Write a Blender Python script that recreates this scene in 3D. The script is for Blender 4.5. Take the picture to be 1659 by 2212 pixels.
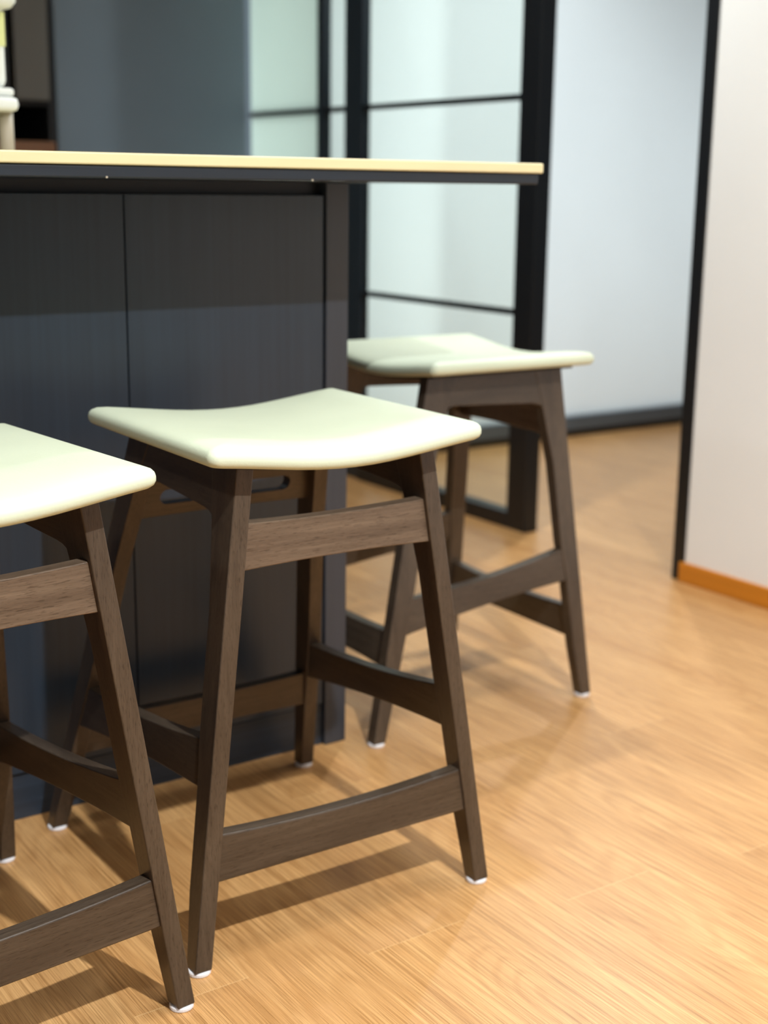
import bpy, bmesh, math, random
from mathutils import Vector, Matrix

random.seed(7)
SC = bpy.context.scene
COL = SC.collection
for o in list(bpy.data.objects):
    bpy.data.objects.remove(o)

# ---------------------------------------------------------------- camera, world, lights, exposure
# world axes: x along the island front (to the right), y away from the viewer, z up;
# origin on the floor at the island's right front corner
CAM_LOC = Vector((-1.2173, -1.9105, 0.9506))
FW = Vector((0.55398, 0.80021, -0.22970)).normalized()
RT = Vector((0.82382, -0.56672, 0.01257)).normalized()
UP = Vector((0.12011, 0.19620, 0.97317)).normalized()
F_PX = 2987.8
cam_d = bpy.data.cameras.new('camera')
cam = bpy.data.objects.new('camera', cam_d)
COL.objects.link(cam)
M = Matrix((RT, UP, -FW)).transposed().to_4x4()
M.translation = CAM_LOC
cam.matrix_world = M
cam_d.sensor_fit = 'VERTICAL'
cam_d.sensor_height = 36.0
cam_d.lens = F_PX / 2212 * 36.0
cam_d.clip_start = 0.05
cam_d.dof.use_dof = True
cam_d.dof.focus_distance = 1.50
cam_d.dof.aperture_fstop = 3.8
SC.camera = cam

SC.view_settings.view_transform = 'Standard'
SC.view_settings.look = 'None'
SC.view_settings.gamma = 1.0
SC.view_settings.use_curve_mapping = False
SC.view_settings.exposure = 0.0

W = bpy.data.worlds.new('world')
SC.world = W
W.use_nodes = True
W.node_tree.nodes['Background'].inputs[0].default_value = (0.74, 0.95, 1.12, 1)
W.node_tree.nodes['Background'].inputs[1].default_value = 0.20

CEIL = 2.4


def area_light(name, loc, target, sx, sy, power, color, shape='RECTANGLE'):
    d = bpy.data.lights.new(name, 'AREA')
    d.shape = shape
    d.size = sx
    d.size_y = sy
    d.energy = power
    d.color = color
    o = bpy.data.objects.new(name, d)
    COL.objects.link(o)
    o.location = loc
    o.rotation_euler = (Vector(target) - Vector(loc)).to_track_quat('-Z', 'Y').to_euler()
    return o


# daylight-bright room behind the frosted wall, seen only as the glow of the glass
area_light('back_room_daylight', (2.75, 2.85, 0.80), (2.75, 2.0, 0.80), 3.0, 1.6, 36, (0.90, 0.97, 1.0))
area_light('side_room_daylight', (1.75, 2.55, 1.25), (1.0, 2.45, 1.25), 0.8, 2.4, 10, (0.93, 1.0, 0.97))
# ceiling downlights, the second one added to brighten the cream wall: (x, y, watt, disc diameter)
DOWNLIGHTS = [(-0.47, -2.06, 82, 0.05), (0.84, -0.70, 7, 0.20), (-2.2, -0.75, 12, 0.20),
              (0.72, 0.70, 17, 0.07), (2.0, 1.35, 22, 0.09)]
# added soft overhead fill, shaped as square ceiling panels: (x, y, watt, side)
FILL_PANELS = [(-0.30, -0.95, 6, 0.60)]
LAMP_COL = (0.93, 1.0, 1.03)


# ---------------------------------------------------------------- helpers
def lin(r, g, b):
    def f(c):
        c /= 255.0
        return c / 12.92 if c <= 0.04045 else ((c + 0.055) / 1.055) ** 2.4
    return (f(r), f(g), f(b), 1.0)


def new_mat(name):
    m = bpy.data.materials.new(name)
    m.use_nodes = True
    nt = m.node_tree
    return m, nt, nt.nodes['Principled BSDF']


def N(nt, kind, **kw):
    n = nt.nodes.new(kind)
    for k, v in kw.items():
        if k in n.inputs:
            n.inputs[k].default_value = v
        else:
            setattr(n, k, v)
    return n


def ramp(nt, fac, stops):
    r = nt.nodes.new('ShaderNodeValToRGB')
    el = r.color_ramp.elements
    while len(el) < len(stops):
        el.new(0.5)
    for e, (p, c) in zip(el, stops):
        e.position = p
        e.color = c
    nt.links.new(fac, r.inputs[0])
    return r.outputs[0]


def mixc(nt, fac, a, b, mode='MIX'):
    n = nt.nodes.new('ShaderNodeMix')
    n.data_type = 'RGBA'
    n.blend_type = mode
    for s, v in ((n.inputs[0], fac), (n.inputs[6], a), (n.inputs[7], b)):
        if hasattr(v, 'is_linked'):
            nt.links.new(v, s)
        else:
            s.default_value = v
    return n.outputs[2]


def stretched_noise(nt, scale, detail=4.0, rough=0.55, dist=0.0):
    tc = N(nt, 'ShaderNodeTexCoord')
    mp = N(nt, 'ShaderNodeMapping')
    mp.inputs['Scale'].default_value = scale
    nt.links.new(tc.outputs['Object'], mp.inputs[0])
    nz = N(nt, 'ShaderNodeTexNoise', Scale=1.0, Detail=detail, Roughness=rough, Distortion=dist)
    nt.links.new(mp.outputs[0], nz.inputs['Vector'])
    return nz.outputs['Fac']


def bump(nt, b, height, strength, dist=0.001):
    n = N(nt, 'ShaderNodeBump', Strength=strength, Distance=dist)
    nt.links.new(height, n.inputs['Height'])
    nt.links.new(n.outputs[0], b.inputs['Normal'])


def plain(name, col, rough=0.5, spec=0.5, metal=0.0, var=0.06, nscale=(3, 3, 3)):
    m, nt, b = new_mat(name)
    f = stretched_noise(nt, nscale, 3)
    c0 = tuple(c * (1 - var) for c in col[:3]) + (1,)
    c1 = tuple(min(1, c * (1 + var)) for c in col[:3]) + (1,)
    nt.links.new(ramp(nt, f, [(0.3, c0), (0.7, c1)]), b.inputs['Base Color'])
    b.inputs['Roughness'].default_value = rough
    b.inputs['Specular IOR Level'].default_value = spec
    b.inputs['Metallic'].default_value = metal
    return m


def dark_wood(name, axis, k=1.0):
    """walnut-stained beech, grain along the given axis"""
    m, nt, b = new_mat(name)
    s = [260, 260, 260]
    s[axis] = 8
    fine = stretched_noise(nt, tuple(s), 5, 0.6, 0.3)
    s2 = [28, 28, 28]
    s2[axis] = 3
    wide = stretched_noise(nt, tuple(s2), 3, 0.5, 0.6)
    s3 = [900, 900, 900]
    s3[axis] = 75
    pore = stretched_noise(nt, tuple(s3), 2, 0.5)
    base = ramp(nt, wide, [(0.25, lin(88, 71, 57)), (0.5, lin(105, 87, 71)), (0.75, lin(120, 101, 83))])
    g = ramp(nt, fine, [(0.3, (0.66, 0.64, 0.62, 1)), (0.6, (1, 1, 1, 1))])
    c = mixc(nt, 0.85, base, g, 'MULTIPLY')
    p = ramp(nt, pore, [(0.33, (0.42, 0.38, 0.35, 1)), (0.43, (1, 1, 1, 1))])
    c = mixc(nt, 0.75, c, p, 'MULTIPLY')
    nt.links.new(c, b.inputs['Base Color'])
    c = mixc(nt, 1.0, c, (k, k, k, 1), 'MULTIPLY')
    nt.links.new(c, b.inputs['Base Color'])
    b.inputs['Roughness'].default_value = 0.33
    b.inputs['Specular IOR Level'].default_value = 0.45
    bump(nt, b, pore, 0.12)
    return m


def math_n(nt, op, a, b=None, c=None):
    n = nt.nodes.new('ShaderNodeMath')
    n.operation = op
    for i, v in enumerate((a, b, c)):
        if v is None:
            continue
        if hasattr(v, 'is_linked'):
            nt.links.new(v, n.inputs[i])
        else:
            n.inputs[i].default_value = v
    return n.outputs[0]


def floor_material():
    """printed oak planks 152 mm wide running along y"""
    m, nt, b = new_mat('oak_planks')
    tc = N(nt, 'ShaderNodeTexCoord')
    sp = N(nt, 'ShaderNodeSeparateXYZ')
    nt.links.new(tc.outputs['Object'], sp.inputs[0])
    X, Y = sp.outputs[0], sp.outputs[1]
    px = math_n(nt, 'DIVIDE', math_n(nt, 'SUBTRACT', X, 0.13), 0.1525)
    idx = math_n(nt, 'FLOOR', px)
    fx = math_n(nt, 'SUBTRACT', px, idx)
    yy = math_n(nt, 'DIVIDE', math_n(nt, 'SUBTRACT', Y, math_n(nt, 'MULTIPLY_ADD', idx, 0.4415, -0.1985)), 0.92)
    idy = math_n(nt, 'FLOOR', yy)
    fy = math_n(nt, 'SUBTRACT', yy, idy)
    comb = N(nt, 'ShaderNodeCombineXYZ')
    nt.links.new(idx, comb.inputs[0])
    nt.links.new(idy, comb.inputs[1])
    wn = N(nt, 'ShaderNodeTexWhiteNoise', noise_dimensions='2D')
    nt.links.new(comb.outputs[0], wn.inputs['Vector'])
    rnd = wn.outputs['Value']
    # plank-local coordinates, shifted by a random amount per plank
    lc = N(nt, 'ShaderNodeCombineXYZ')
    nt.links.new(X, lc.inputs[0])
    nt.links.new(math_n(nt, 'MULTIPLY_ADD', rnd, 17.0, Y), lc.inputs[1])
    nt.links.new(math_n(nt, 'MULTIPLY', rnd, 31.0), lc.inputs[2])

    def grain(scale, detail, rough, dist):
        mp = N(nt, 'ShaderNodeMapping')
        mp.inputs['Scale'].default_value = scale
        nt.links.new(lc.outputs[0], mp.inputs[0])
        nz = N(nt, 'ShaderNodeTexNoise', Scale=1.0, Detail=detail, Roughness=rough, Distortion=dist)
        nt.links.new(mp.outputs[0], nz.inputs['Vector'])
        return nz.outputs['Fac'], mp
    fine, _ = grain((1000, 7, 1), 4, 0.65, 0.15)
    mid, _ = grain((190, 2.0, 1), 3, 0.6, 0.3)
    wide, _ = grain((14, 1.1, 1), 3, 0.5, 0.8)
    # cathedral figure: contour lines of a soft long noise
    cath, _ = grain((9, 1.3, 1), 1.5, 0.4, 0.4)
    rings = math_n(nt, 'SINE', math_n(nt, 'MULTIPLY', cath, 120.0))
    rings = math_n(nt, 'MULTIPLY_ADD', rings, 0.5, 0.5)
    base = ramp(nt, wide, [(0.3, lin(196, 147, 94)), (0.7, lin(213, 166, 112))])
    c = mixc(nt, 0.8, base, ramp(nt, mid, [(0.35, (0.86, 0.83, 0.78, 1)), (0.62, (1.0, 1.0, 1.0, 1))]), 'MULTIPLY')
    c = mixc(nt, 0.9, c, ramp(nt, fine, [(0.38, (0.54, 0.46, 0.36, 1)), (0.50, (0.95, 0.93, 0.90, 1)),
                                          (0.62, (1.16, 1.16, 1.15, 1))]), 'MULTIPLY')
    c = mixc(nt, 0.40, c, ramp(nt, rings, [(0.0, (0.80, 0.74, 0.66, 1)), (0.5, (1, 1, 1, 1))]), 'MULTIPLY')
    c = mixc(nt, 1.0, c, ramp(nt, rnd, [(0.0, (0.95, 0.94, 0.92, 1)), (1.0, (1.03, 1.03, 1.02, 1))]), 'MULTIPLY')
    # joints
    jx = math_n(nt, 'MINIMUM', fx, math_n(nt, 'SUBTRACT', 1.0, fx))
    jy = math_n(nt, 'MINIMUM', fy, math_n(nt, 'SUBTRACT', 1.0, fy))
    jx = math_n(nt, 'LESS_THAN', jx, 0.0035)
    jy = math_n(nt, 'LESS_THAN', jy, 0.0007)
    jm = math_n(nt, 'MAXIMUM', math_n(nt, 'MULTIPLY', jx, 0.15), math_n(nt, 'MULTIPLY', jy, 0.5))
    c = mixc(nt, jm, c, lin(226, 186, 132))
    nt.links.new(c, b.inputs['Base Color'])
    b.inputs['Roughness'].default_value = 0.36
    b.inputs['Specular IOR Level'].default_value = 0.5
    bump(nt, b, fine, 0.10, 0.0006)
    return m


MAT = {}
MAT['floor'] = floor_material()
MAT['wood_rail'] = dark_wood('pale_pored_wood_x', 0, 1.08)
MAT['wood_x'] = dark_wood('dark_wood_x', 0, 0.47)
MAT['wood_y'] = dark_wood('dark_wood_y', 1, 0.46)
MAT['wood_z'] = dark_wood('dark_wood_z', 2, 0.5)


def leather():
    m, nt, b = new_mat('cream_leatherette')
    f = stretched_noise(nt, (260, 260, 260), 4, 0.6, 0.2)
    g = stretched_noise(nt, (9, 9, 9), 2)
    nt.links.new(ramp(nt, g, [(0.3, lin(201, 208, 184)), (0.7, lin(206, 213, 189))]), b.inputs['Base Color'])
    b.inputs['Roughness'].default_value = 0.46
    b.inputs['Specular IOR Level'].default_value = 0.4
    bump(nt, b, f, 0.25, 0.0012)
    return m


MAT['leather'] = leather()
MAT['underseat'] = plain('black_seat_board', lin(26, 24, 23), 0.7)
MAT['felt'] = plain('white_felt', lin(232, 228, 230), 0.9, 0.2)


def panel_mat(name, col, axis, rough=0.36, k=0.22):
    m, nt, b = new_mat(name)
    s = [110, 110, 110]
    s[axis] = 2.5
    f = stretched_noise(nt, tuple(s), 4, 0.6)
    s2 = [12, 12, 12]
    s2[axis] = 0.8
    g = stretched_noise(nt, tuple(s2), 2)
    c0 = tuple(c * (1 - k) for c in col[:3]) + (1,)
    c1 = tuple(c * (1 + k) for c in col[:3]) + (1,)
    c = ramp(nt, f, [(0.3, c0), (0.7, c1)])
    c = mixc(nt, 0.6, c, ramp(nt, g, [(0.3, (0.85, 0.85, 0.87, 1)), (0.7, (1.1, 1.1, 1.1, 1))]), 'MULTIPLY')
    nt.links.new(c, b.inputs['Base Color'])
    b.inputs['Roughness'].default_value = rough
    b.inputs['Specular IOR Level'].default_value = 0.5
    bump(nt, b, f, 0.12, 0.0006)
    return m


MAT['panel'] = panel_mat('blue_black_oak_veneer', lin(38, 48, 59), 2, 0.38, 0.14)
MAT['panel_x'] = panel_mat('blue_black_oak_edge', lin(40, 50, 62), 0, 0.45)
MAT['gable'] = panel_mat('charcoal_gable', lin(52, 55, 62), 2, 0.4, 0.12)
MAT['band'] = panel_mat('dark_blue_worktop_band', lin(24, 32, 42), 0, 0.5)
MAT['recess'] = plain('black_recess', lin(17, 21, 29), 0.5)
MAT['cream_edge'] = plain('cream_worktop', lin(222, 208, 164), 0.4, 0.5, 0, 0.05, (6, 40, 40))
MAT['black_metal'] = plain('black_powder_coat', lin(15, 17, 20), 0.4, 0.5)
MAT['blue_metal'] = plain('slate_powder_coat', lin(32, 41, 49), 0.4, 0.5)
MAT['rail_metal'] = plain('brushed_grey_rail', lin(100, 112, 124), 0.3, 0.5, 0.4)
MAT['slate'] = plain('slate_blue_laminate', lin(100, 113, 126), 0.42, 0.5, 0, 0.10, (1.6, 1.6, 1.3))
MAT['wall_cream'] = plain('warm_white_paint', lin(246, 247, 246), 0.8, 0.2, 0, 0.015)
MAT['wall_white'] = plain('white_paint', lin(236, 240, 240), 0.85, 0.2, 0, 0.015)
MAT['baseboard'] = plain('amber_wood_skirting', lin(205, 128, 32), 0.4, 0.5, 0, 0.08, (40, 3, 40))
MAT['white_plastic'] = plain('white_plastic', lin(232, 236, 234), 0.35, 0.5)
MAT['beige_plastic'] = plain('beige_plastic', lin(168, 158, 140), 0.45, 0.5)
MAT['lime_plastic'] = plain('lime_plastic', lin(222, 226, 160), 0.4, 0.5)
MAT['grey_door'] = plain('warm_grey_door', lin(92, 89, 84), 0.45, 0.5)
MAT['niche'] = plain('black_niche', lin(24, 25, 28), 0.5)
MAT['shelf_wood'] = plain('brown_shelf_wood', lin(124, 84, 56), 0.45, 0.5, 0, 0.1, (4, 30, 30))


def frosted(name, col, k):
    m, nt, b = new_mat(name)
    out = nt.nodes['Material Output']
    g = stretched_noise(nt, (1.5, 1.5, 1.2), 2)
    c = ramp(nt, g, [(0.3, tuple(x * 0.97 for x in col[:3]) + (1,)), (0.7, col)])
    tr = N(nt, 'ShaderNodeBsdfTranslucent')
    nt.links.new(c, tr.inputs[0])
    nt.links.new(c, b.inputs['Base Color'])
    b.inputs['Roughness'].default_value = 0.35
    mx = N(nt, 'ShaderNodeMixShader')
    mx.inputs[0].default_value = k
    nt.links.new(b.outputs[0], mx.inputs[1])
    nt.links.new(tr.outputs[0], mx.inputs[2])
    nt.links.new(mx.outputs[0], out.inputs[0])
    return m


MAT['frosted'] = frosted('frosted_glass', (0.83, 0.86, 0.87, 1), 0.6)
MAT['frosted_green'] = frosted('frosted_green_glass', (0.76, 0.84, 0.80, 1), 0.6)


def clear_glass():
    m, nt, b = new_mat('clear_greenish_glass')
    out = nt.nodes['Material Output']
    t = N(nt, 'ShaderNodeBsdfTransparent')
    t.inputs[0].default_value = (0.965, 0.99, 0.965, 1)
    g = N(nt, 'ShaderNodeBsdfGlossy')
    g.inputs['Roughness'].default_value = 0.02
    lw = N(nt, 'ShaderNodeLayerWeight', Blend=0.12)
    mx = N(nt, 'ShaderNodeMixShader')
    nt.links.new(lw.outputs['Fresnel'], mx.inputs[0])
    nt.links.new(t.outputs[0], mx.inputs[1])
    nt.links.new(g.outputs[0], mx.inputs[2])
    nt.links.new(mx.outputs[0], out.inputs[0])
    return m


MAT['glass'] = clear_glass()


def lamp_mat():
    m, nt, b = new_mat('lamp_diffuser')
    b.inputs['Base Color'].default_value = (1, 0.97, 0.9, 1)
    b.inputs['Emission Color'].default_value = (1, 0.93, 0.82, 1)
    b.inputs['Emission Strength'].default_value = 4.0
    return m


MAT['lamp'] = lamp_mat()


def link(name, bm, mat, parent=None, bev=0.0, seg=2, smooth=False):
    bmesh.ops.recalc_face_normals(bm, faces=bm.faces[:])
    me = bpy.data.meshes.new(name)
    bm.to_mesh(me)
    bm.free()
    me.materials.append(MAT[mat])
    o = bpy.data.objects.new(name, me)
    COL.objects.link(o)
    if parent is not None:
        o.parent = parent
    if smooth or bev:
        for p in me.polygons:
            p.use_smooth = True
    if bev:
        md = o.modifiers.new('bevel', 'BEVEL')
        md.width = bev
        md.segments = seg
        md.limit_method = 'ANGLE'
        md.angle_limit = math.radians(35)
        md.harden_normals = True
    return o


def box_bm(x0, x1, y0, y1, z0, z1, bm=None):
    bm = bm or bmesh.new()
    v = [bm.verts.new((x, y, z)) for x in (x0, x1) for y in (y0, y1) for z in (z0, z1)]
    for f in ((0, 1, 3, 2), (4, 6, 7, 5), (0, 4, 5, 1), (2, 3, 7, 6), (0, 2, 6, 4), (1, 5, 7, 3)):
        bm.faces.new([v[i] for i in f])
    return bm


def box(name, x0, x1, y0, y1, z0, z1, mat, parent=None, bev=0.0015):
    return link(name, box_bm(x0, x1, y0, y1, z0, z1), mat, parent, bev)


def empty(name, loc, rz=0.0):
    o = bpy.data.objects.new(name, None)
    COL.objects.link(o)
    o.location = loc
    o.rotation_euler = (0, 0, rz)
    o.empty_display_size = 0.1
    return o


def tag(o, label, cat, group=None):
    o['label'] = label
    o['category'] = cat
    if group:
        o['group'] = group
    return o


def struct(o, label=None):
    o['kind'] = 'structure'
    if label:
        o['label'] = label
    return o


def loop_prism(outer, holes, fa, fb):
    """closed board: outline and holes given in (a, z); fa / fb map them to the two faces"""
    bm = bmesh.new()
    sides = []
    for fn in (fa, fb):
        es, lps = [], []
        for lp in [outer] + holes:
            vs = [bm.verts.new(fn(a, z)) for a, z in lp]
            lps.append(vs)
            for i in range(len(vs)):
                es.append(bm.edges.new((vs[i], vs[(i + 1) % len(vs)])))
        sides.append(lps)
        if holes:
            bmesh.ops.triangle_fill(bm, edges=es, use_beauty=True)
        else:
            bm.faces.new(lps[0])
    for la, lb in zip(*sides):
        n = len(la)
        for i in range(n):
            bm.faces.new((la[i], la[(i + 1) % n], lb[(i + 1) % n], lb[i]))
    return bm


# ---------------------------------------------------------------- the room
struct(box('floor', -4.5, 5.5, -4.0, 5.0, -0.05, 0.0, 'floor', None, 0))
struct(box('ceiling', -4.5, 5.5, -4.0, 5.0, CEIL, CEIL + 0.05, 'wall_white', None, 0))
struct(box('wall_right', 1.287, 1.40, -4.0, 0.392, 0.0, CEIL, 'wall_cream', None, 0.002))
struct(box('baseboard_right', 1.275, 1.287, -4.0, 0.400, 0.0, 0.050, 'baseboard', None, 0.002))
struct(box('trim_1', 1.283, 1.405, 0.392, 0.430, 0.0, CEIL, 'black_metal', None, 0.002))
struct(box('wall_back', 0.56, 1.262, 2.56, 2.66, 0.0, CEIL, 'slate', None, 0.002))

# glazed partition with black grid (plane x = 1.287)
PX0, PX1 = 1.262, 1.312
win = struct(empty('window_1', (0, 0, 0)))


def wbox(name, x0, x1, y0, y1, z0, z1, mat='black_metal', bev=0.002):
    return box(name, x0, x1, y0, y1, z0, z1, mat, win, bev)


wbox('post', PX0, PX1, 0.978, 1.058, 0.0, CEIL)
wbox('post', PX0 + 0.01, PX1 - 0.01, 1.833, 1.936, 0.0, CEIL, 'blue_metal')
wbox('post', PX0 + 0.01, PX1 - 0.01, 2.062, 2.102, 0.0, CEIL, 'blue_metal')
bays = [(1.058, 1.833), (1.936, 2.062), (2.102, 2.56)]
for i, (a, b_) in enumerate(bays):
    wbox('bottom_rail', PX0, PX1, a, b_, 0.0, 0.045)
    wbox('cross_rail', PX0 + 0.008, PX1 - 0.008, a, b_, 1.179, 1.195)
    if i == 0:
        wbox('cross_rail', PX0 + 0.008, PX1 - 0.008, a, b_, 0.604, 0.620)
    wbox('top_rail', PX0, PX1, a, b_, CEIL - 0.05, CEIL)
    gm = 'glass' if i < 2 else 'frosted_green'
    zs = [0.045, 0.604, 0.620, 1.179, 1.195, CEIL - 0.05] if i == 0 else [0.045, 1.179, 1.195, CEIL - 0.05]
    for k in range(0, len(zs), 2):
        wbox('glass_pane', 1.283, 1.291, a, b_, zs[k], zs[k + 1], gm, 0)

# frosted glass wall beyond (plane y = 2.08)
fw = struct(empty('window_2', (0, 0, 0)))
box('bottom_rail', 1.312, 4.4, 2.079, 2.13, 0.0, 0.028, 'black_metal', fw)
box('rail_cap', 1.312, 4.4, 2.072, 2.13, 0.028, 0.080, 'rail_metal', fw)
box('top_rail', 1.312, 4.4, 2.079, 2.13, CEIL - 0.05, CEIL, 'black_metal', fw)
box('glass_pane', 1.312, 4.4, 2.098, 2.108, 0.080, CEIL - 0.05, 'frosted', fw, 0)

# ---------------------------------------------------------------- stools
AX, AXT = 0.2290, 0.1470          # half width between outer leg faces at z = 0 and z = 0.6
TX = 0.0235                       # leg thickness across
HX, HYF, HYB = 0.1965, -0.2530, 0.1150   # seat outline
SEAT_Z, SAG = 0.6575, 0.0185


def xo(z):
    return AX + (AXT - AX) * z / 0.6


def seat_curve(x):
    t = max(-1.0, min(1.0, x / HX))
    return -SAG * (0.5 * (1 - t * t) + 0.5 * (0.5 + 0.5 * math.cos(math.pi * t)))


FRONT = [(0.006, -0.2494, -0.2250), (0.10, -0.2437, -0.2110), (0.228, -0.2364, -0.2020), (0.30, -0.2322, -0.1930),
         (0.45, -0.2238, -0.1830), (0.545, -0.2184, -0.1665), (0.60, -0.2152, -0.1560), (0.636, -0.2132, -0.1480)]
REAR = []
for z_, dep in ((0.006, 0.0245), (0.10, 0.031), (0.20, 0.037), (0.26, 0.040), (0.45, 0.042), (0.545, 0.050),
                (0.60, 0.060), (0.630, 0.066)):
    yo = 0.2494 - 0.1535 * z_ / 0.6
    REAR.append((z_, yo - dep, yo))


def leg_bm(prof, s):
    bm = bmesh.new()
    rings = []
    # densify so the slight curve reads smooth
    pts = []
    for (za, a0, a1), (zb, b0, b1) in zip(prof, prof[1:]):
        for k in range(4):
            t = k / 4.0
            pts.append((za + (zb - za) * t, a0 + (b0 - a0) * t, a1 + (b1 - a1) * t))
    pts.append(prof[-1])
    for z, y0, y1 in pts:
        xa, xb = s * xo(z), s * (xo(z) - TX)
        rings.append([bm.verts.new(p) for p in ((xa, y0, z), (xb, y0, z), (xb, y1, z), (xa, y1, z))])
    for r0, r1 in zip(rings, rings[1:]):
        for i in range(4):
            bm.faces.new((r0[i], r0[(i + 1) % 4], r1[(i + 1) % 4], r1[i]))
    bm.faces.new(rings[0])
    bm.faces.new(rings[-1])
    return bm


def pad_bm(cx, cy, r=0.0145):
    bm = bmesh.new()
    prof = [(r * 0.93, 0.0), (r, 0.0015), (r, 0.0045), (r * 0.93, 0.0062)]
    rings = []
    for rr, z in prof:
        rings.append([bm.verts.new((cx + rr * math.cos(a * math.pi / 14), cy + rr * math.sin(a * math.pi / 14), z))
                      for a in range(28)])
    for r0, r1 in zip(rings, rings[1:]):
        for i in range(28):
            bm.faces.new((r0[i], r0[(i + 1) % 28], r1[(i + 1) % 28], r1[i]))
    bm.faces.new(rings[0])
    bm.faces.new(rings[-1])
    return bm


def rail_outline(x0z, x1z, x0t, x1t, zb, zt, sag_t, arch_b, n=16):
    """outline between two slanted ends; a runs 0..1 from left to right"""
    pts = []
    for i in range(n + 1):
        t = i / n
        k = 1 - (2 * t - 1) ** 2
        pts.append((x0z + (x1z - x0z) * t, zb[0] + (zb[1] - zb[0]) * t + arch_b * k))
    for i in range(n, -1, -1):
        t = i / n
        k = 1 - (2 * t - 1) ** 2
        pts.append((x0t + (x1t - x0t) * t, zt[0] + (zt[1] - zt[0]) * t - sag_t * k))
    return pts


def outline_ring(inset, n_corner=8, n_edge=14):
    """rounded rectangle, denser corners, inset from the seat outline"""
    R = 0.013
    x0, x1, y0, y1 = -HX + inset, HX - inset, HYF + inset, HYB - inset
    r = max(0.004, R - inset * 0.6)
    pts = []
    corners = [(x1 - r, y0 + r, -90), (x1 - r, y1 - r, 0), (x0 + r, y1 - r, 90), (x0 + r, y0 + r, 180)]
    for ci, (cx, cy, a0) in enumerate(corners):
        for k in range(n_corner + 1):
            a = math.radians(a0 + 90.0 * k / n_corner)
            pts.append((cx + r * math.cos(a), cy + r * math.sin(a)))
        nx_, ny_, na = corners[(ci + 1) % 4]
        ex, ey = nx_ + r * math.cos(math.radians(na)), ny_ + r * math.sin(math.radians(na))
        sx_, sy_ = pts[-1]
        for k in range(1, n_edge):
            t = k / n_edge
            pts.append((sx_ + (ex - sx_) * t, sy_ + (ey - sy_) * t))
    return pts


def seat_bm():
    bm = bmesh.new()
    prof = [(0.060, -0.0225), (0.014, -0.0225), (0.006, -0.0218), (0.0018, -0.0190), (0.0, -0.0150), (0.0, -0.0105),
            (0.0012, -0.0062), (0.0042, -0.0026), (0.010, 0.0004), (0.020, 0.0026), (0.036, 0.0042),
            (0.060, 0.0052), (0.090, 0.0056), (0.125, 0.0058), (0.155, 0.0059), (0.172, 0.0059)]
    rings = []
    for ins, dz in prof:
        rings.append([bm.verts.new((x, y, SEAT_Z + seat_curve(x) + dz)) for x, y in outline_ring(ins)])
    for r0, r1 in zip(rings, rings[1:]):
        n = len(r0)
        for i in range(n):
            bm.faces.new((r0[i], r0[(i + 1) % n], r1[(i + 1) % n], r1[i]))
    bm.faces.new(rings[0])
    bm.faces.new(rings[-1])
    return bm


def seat_board_bm():
    bm = bmesh.new()
    n = 20
    x0, x1 = -HX + 0.030, HX - 0.030
    y0, y1 = HYF + 0.032, HYB - 0.020
    zt, zb = SEAT_Z - 0.0220, SEAT_Z - 0.0270
    rows = []
    for i in range(n + 1):
        x = x0 + (x1 - x0) * i / n
        c = seat_curve(x)
        rows.append([bm.verts.new(p) for p in ((x, y0, zb + c), (x, y1, zb + c), (x, y1, zt + c), (x, y0, zt + c))])
    for a, b_ in zip(rows, rows[1:]):
        for i in range(4):
            bm.faces.new((a[i], a[(i + 1) % 4], b_[(i + 1) % 4], b_[i]))
    bm.faces.new(rows[0])
    bm.faces.new(rows[-1])
    return bm


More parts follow.
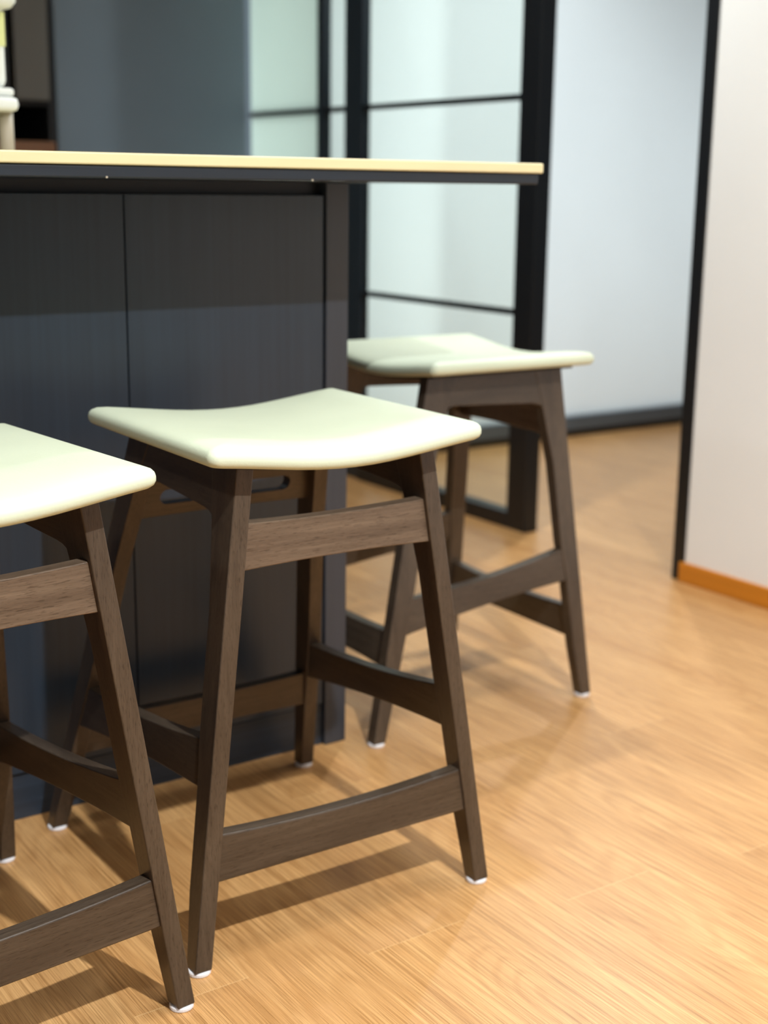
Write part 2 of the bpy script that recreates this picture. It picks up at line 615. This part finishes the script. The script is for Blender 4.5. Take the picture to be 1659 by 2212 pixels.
def make_stool():
    t = empty('bar_stool', (0, 0, 0))
    link('seat', seat_bm(), 'leather', t, 0, smooth=True)
    link('seat_board', seat_board_bm(), 'underseat', t, 0.001)
    for s in (-1, 1):
        for prof in (FRONT, REAR):
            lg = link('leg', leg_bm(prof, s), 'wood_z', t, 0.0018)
            z, y0, y1 = prof[0]
            link('foot_pad', pad_bm(s * (xo(z) - TX / 2), (y0 + y1) / 2), 'felt', lg, smooth=False)
    for s in (-1, 1):
        th = 0.0200
        # side stretcher, sloping down towards the back
        o = [(-0.2050, 0.2300), ]
        n = 16
        bot, top = [], []
        for i in range(n + 1):
            k = i / n
            q = 1 - (2 * k - 1) ** 2
            bot.append((-0.2020 + 0.3700 * k, 0.2290 - 0.0450 * k + 0.0055 * q))
            top.append((-0.1960 + 0.3450 * k, 0.2890 - 0.0430 * k - 0.0065 * q))
        o = bot + top[::-1]
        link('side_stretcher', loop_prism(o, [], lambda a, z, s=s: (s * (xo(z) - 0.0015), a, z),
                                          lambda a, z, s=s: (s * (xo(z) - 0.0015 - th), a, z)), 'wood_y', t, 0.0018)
        # side apron under the seat with rounded inner corners
        bot = [(-0.1690, 0.545), (-0.1665, 0.554), (-0.1620, 0.5595), (-0.1540, 0.563), (-0.140, 0.565), (-0.04, 0.570),
               (0.036, 0.573), (0.047, 0.571), (0.053, 0.565), (0.057, 0.550)]
        top = [(0.085, 0.5480), (0.080, 0.6220), (-0.19, 0.6310), (-0.20, 0.5450)]
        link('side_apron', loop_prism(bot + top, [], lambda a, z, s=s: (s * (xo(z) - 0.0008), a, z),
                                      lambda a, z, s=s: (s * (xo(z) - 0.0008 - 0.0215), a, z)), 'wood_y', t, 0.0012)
    yf = lambda z: -0.2494 + 0.0342 * z / 0.6
    yr = lambda z: 0.2494 - 0.1535 * z / 0.6

    def xin(z):
        return xo(z) - TX + 0.003
    # front upper stretcher
    o = rail_outline(-xin(.498), xin(.498), -xin(.556), xin(.556), (.498, .498), (.556, .556), 0.003, 0.003)
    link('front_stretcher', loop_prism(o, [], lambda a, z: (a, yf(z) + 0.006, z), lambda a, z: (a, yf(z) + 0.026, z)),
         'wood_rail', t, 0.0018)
    o = rail_outline(-xin(.114), xin(.114), -xin(.175), xin(.175), (.114, .114), (.1755, .1755), 0.0075, 0.0)
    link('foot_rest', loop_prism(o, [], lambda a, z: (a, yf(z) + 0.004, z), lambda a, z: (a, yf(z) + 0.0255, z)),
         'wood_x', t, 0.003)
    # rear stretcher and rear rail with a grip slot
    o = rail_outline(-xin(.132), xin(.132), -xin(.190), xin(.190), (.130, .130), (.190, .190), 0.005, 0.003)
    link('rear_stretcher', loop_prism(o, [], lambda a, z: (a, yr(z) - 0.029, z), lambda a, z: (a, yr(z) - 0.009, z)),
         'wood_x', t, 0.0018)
    o = rail_outline(-xin(.498), xin(.498), -xin(.558), xin(.558), (.498, .498), (.558, .558), 0.002, 0.002)
    slot = []
    for a in range(-90, 91, 18):
        slot.append((0.093 + 0.0105 * math.cos(math.radians(a)), 0.527 + 0.0105 * math.sin(math.radians(a))))
    for a in range(90, 271, 18):
        slot.append((-0.093 + 0.0105 * math.cos(math.radians(a)), 0.527 + 0.0105 * math.sin(math.radians(a))))
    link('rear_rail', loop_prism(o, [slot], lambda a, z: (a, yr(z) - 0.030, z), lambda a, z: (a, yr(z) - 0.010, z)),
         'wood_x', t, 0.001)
    return t


def copy_tree(o, parent=None):
    c = o.copy()
    COL.objects.link(c)
    c.parent = parent
    for ch in list(o.children):
        copy_tree(ch, c)
    return c


stool = make_stool()
SPOTS = [
    ((-0.3078, -0.2878), -0.4, 'cream-seated dark wooden bar stool in front of the island, whole stool in view'),
    ((-0.8157, -0.3624), 5.7, 'cream-seated dark wooden bar stool cut off by the left edge, nearest the viewer'),
    ((0.2990, 0.1594), 88.8, 'blurred cream-seated bar stool standing at the island end, turned sideways'),
]
for i, (p, a, lab) in enumerate(SPOTS):
    s = stool if i == 0 else copy_tree(stool)
    s.location = (p[0], p[1], 0)
    s.rotation_euler = (0, 0, math.radians(a))
    tag(s, lab, 'stool', 'bar stools around the island')

# ---------------------------------------------------------------- island and worktop
isl = tag(empty('kitchen_island', (0, 0, 0)),
          'blue-black wood-veneered kitchen island behind the bar stools, with charcoal end panel', 'kitchen island')
box('end_panel', -0.016, 0.027, -0.003, 0.74, 0.0, 0.9545, 'gable', isl, 0.002)
edges = [-0.0195]
while edges[-1] > -1.9:
    edges.append(edges[-1] - 0.3435)
for a, b_ in zip(edges, edges[1:]):
    box('front_panel', b_ + 0.0022, a, 0.0, 0.018, 0.077, 0.934, 'panel', isl, 0.0008)
box('carcass', edges[-1], -0.0165, 0.0195, 0.74, 0.074, 0.9545, 'recess', isl, 0)
box('plinth', edges[-1], -0.0165, 0.006, 0.022, 0.0, 0.0735, 'panel_x', isl, 0.001)
wt = tag(empty('worktop', (0, 0, 0)),
         'long thin worktop with pale cream edge over a dark band, lying on the island', 'worktop')
box('top_slab', -2.2, 0.222, -0.25, 0.80, 0.9715, 0.9865, 'cream_edge', wt, 0.0025)
box('under_panel', -2.2, 0.216, -0.246, 0.795, 0.955, 0.9715, 'band', wt, 0.003)


for sx_ in (-0.192, -0.494):
    link('screw_cap', loop_prism([(sx_ + 0.0014 * math.cos(a * math.pi / 6), 0.9565 + 0.0014 * math.sin(a * math.pi / 6))
                                  for a in range(12)], [], lambda a, z: (a, -0.2474, z), lambda a, z: (a, -0.2455, z)),
         'beige_plastic', wt)

# ---------------------------------------------------------------- background objects
def lathe(cx, cy, prof, n=28, bm=None):
    bm = bm or bmesh.new()
    rings = []
    for r, z in prof:
        rings.append([bm.verts.new((cx + r * math.cos(2 * math.pi * a / n), cy + r * math.sin(2 * math.pi * a / n), z))
                      for a in range(n)])
    for r0, r1 in zip(rings, rings[1:]):
        for i in range(n):
            bm.faces.new((r0[i], r0[(i + 1) % n], r1[(i + 1) % n], r1[i]))
    bm.faces.new(rings[0])
    bm.faces.new(rings[-1])
    return bm


# white dispenser on the worktop, only its right side is in frame
ZT = 0.9865
dx, dy = -0.402, 0.50
disp = tag(empty('drink_dispenser', (dx, dy, ZT)),
           'white rounded appliance on the worktop at the upper left edge of the photo', 'appliance')
box('body', -0.047, 0.050, -0.02, 0.06, 0.118, 0.27, 'white_plastic', disp, 0.012)
box('tray', -0.080, 0.057, -0.055, 0.07, 0.078, 0.102, 'white_plastic', disp, 0.010)
box('tray_rim', -0.075, 0.054, -0.040, 0.065, 0.103, 0.117, 'white_plastic', disp, 0.006)
box('side_label', 0.015, 0.0480, -0.0214, -0.0200, 0.185, 0.240, 'lime_plastic', disp, 0.0003)
link('head', lathe(0.022, -0.005, [(0.030, 0.245), (0.042, 0.248), (0.050, 0.258), (0.050, 0.295), (0.042, 0.306), (0.02, 0.310)]),
     'white_plastic', disp, smooth=True)
for sx in (-0.065, 0.043):
    link('leg', lathe(sx, -0.02, [(0.006, 0.0), (0.011, 0.003), (0.012, 0.010), (0.012, 0.078)]), 'beige_plastic', disp, smooth=True)

# tall cabinet to the left of the slate wall
cab = tag(empty('tall_cabinet', (0, 0, 0)),
          'dark tall cabinet with grey upper door and black niche, left of the slate wall', 'cabinet')
cx0, cx1 = -0.25, 0.558
box('side_panel', cx0, cx0 + 0.018, 2.58, 3.0, 0.0, 2.2, 'niche', cab)
box('side_panel', cx1 - 0.018, cx1, 2.58, 3.0, 0.0, 2.2, 'niche', cab)
box('back_panel', cx0 + 0.018, cx1 - 0.018, 2.98, 3.0, 0.0, 2.2, 'niche', cab)
box('top_panel', cx0 + 0.018, cx1 - 0.018, 2.58, 2.98, 2.18, 2.2, 'niche', cab)
box('door', 0.425, cx1 - 0.02, 2.560, 2.578, 1.205, 2.17, 'grey_door', cab, 0.002)
box('door', cx0 + 0.02, 0.405, 2.560, 2.578, 1.205, 2.17, 'niche', cab, 0.002)
box('shelf', cx0 + 0.018, cx1 - 0.018, 2.59, 2.98, 1.19, 1.204, 'niche', cab, 0)
box('counter_shelf', cx0 + 0.018, cx1 - 0.018, 2.53, 2.98, 1.035, 1.075, 'shelf_wood', cab, 0.002)
box('door', cx0 + 0.02, cx1 - 0.02, 2.560, 2.578, 0.06, 1.030, 'niche', cab, 0.002)

# ---------------------------------------------------------------- ceiling lamps and added fill lights
where = ['in the room, well in front of the island', 'added to brighten the cream wall', 'in the room, furthest left',
         'over the island end', 'in the passage before the frosted wall']
for i, (x, y, p, dia) in enumerate(DOWNLIGHTS):
    t = tag(empty('ceiling_light', (x, y, CEIL)), 'round recessed ceiling downlight ' + where[i], 'ceiling light',
            'recessed ceiling downlights')
    link('trim_ring', lathe(0, 0, [(0.058, -0.001), (0.058, -0.005), (0.050, -0.008)]), 'white_plastic', t)
    link('diffuser', lathe(0, 0, [(0.044, -0.0085), (0.044, -0.0095)]), 'lamp', t)
    l = area_light('downlight_beam', (x, y, CEIL - 0.03), (x, y, 0), dia, dia, p, LAMP_COL, 'DISK')
    l.data.spread = math.radians(150)
for i, (x, y, p, side) in enumerate(FILL_PANELS):
    t = tag(empty('ceiling_light', (x, y, CEIL)), 'added square fill light above the floor in front of the island', 'ceiling light')
    h = side / 2
    fr = bmesh.new()
    for q in ((-h - .02, h + .02, -h - .02, -h), (-h - .02, h + .02, h, h + .02), (-h - .02, -h, -h, h), (h, h + .02, -h, h)):
        box_bm(q[0], q[1], q[2], q[3], -0.012, -0.001, fr)
    link('frame', fr, 'white_plastic', t)
    box('diffuser', -h, h, -h, h, -0.008, -0.002, 'lamp', t, 0)
    area_light('added_fill_light', (x, y, CEIL - 0.014), (x, y, 0), side, side, p, LAMP_COL)
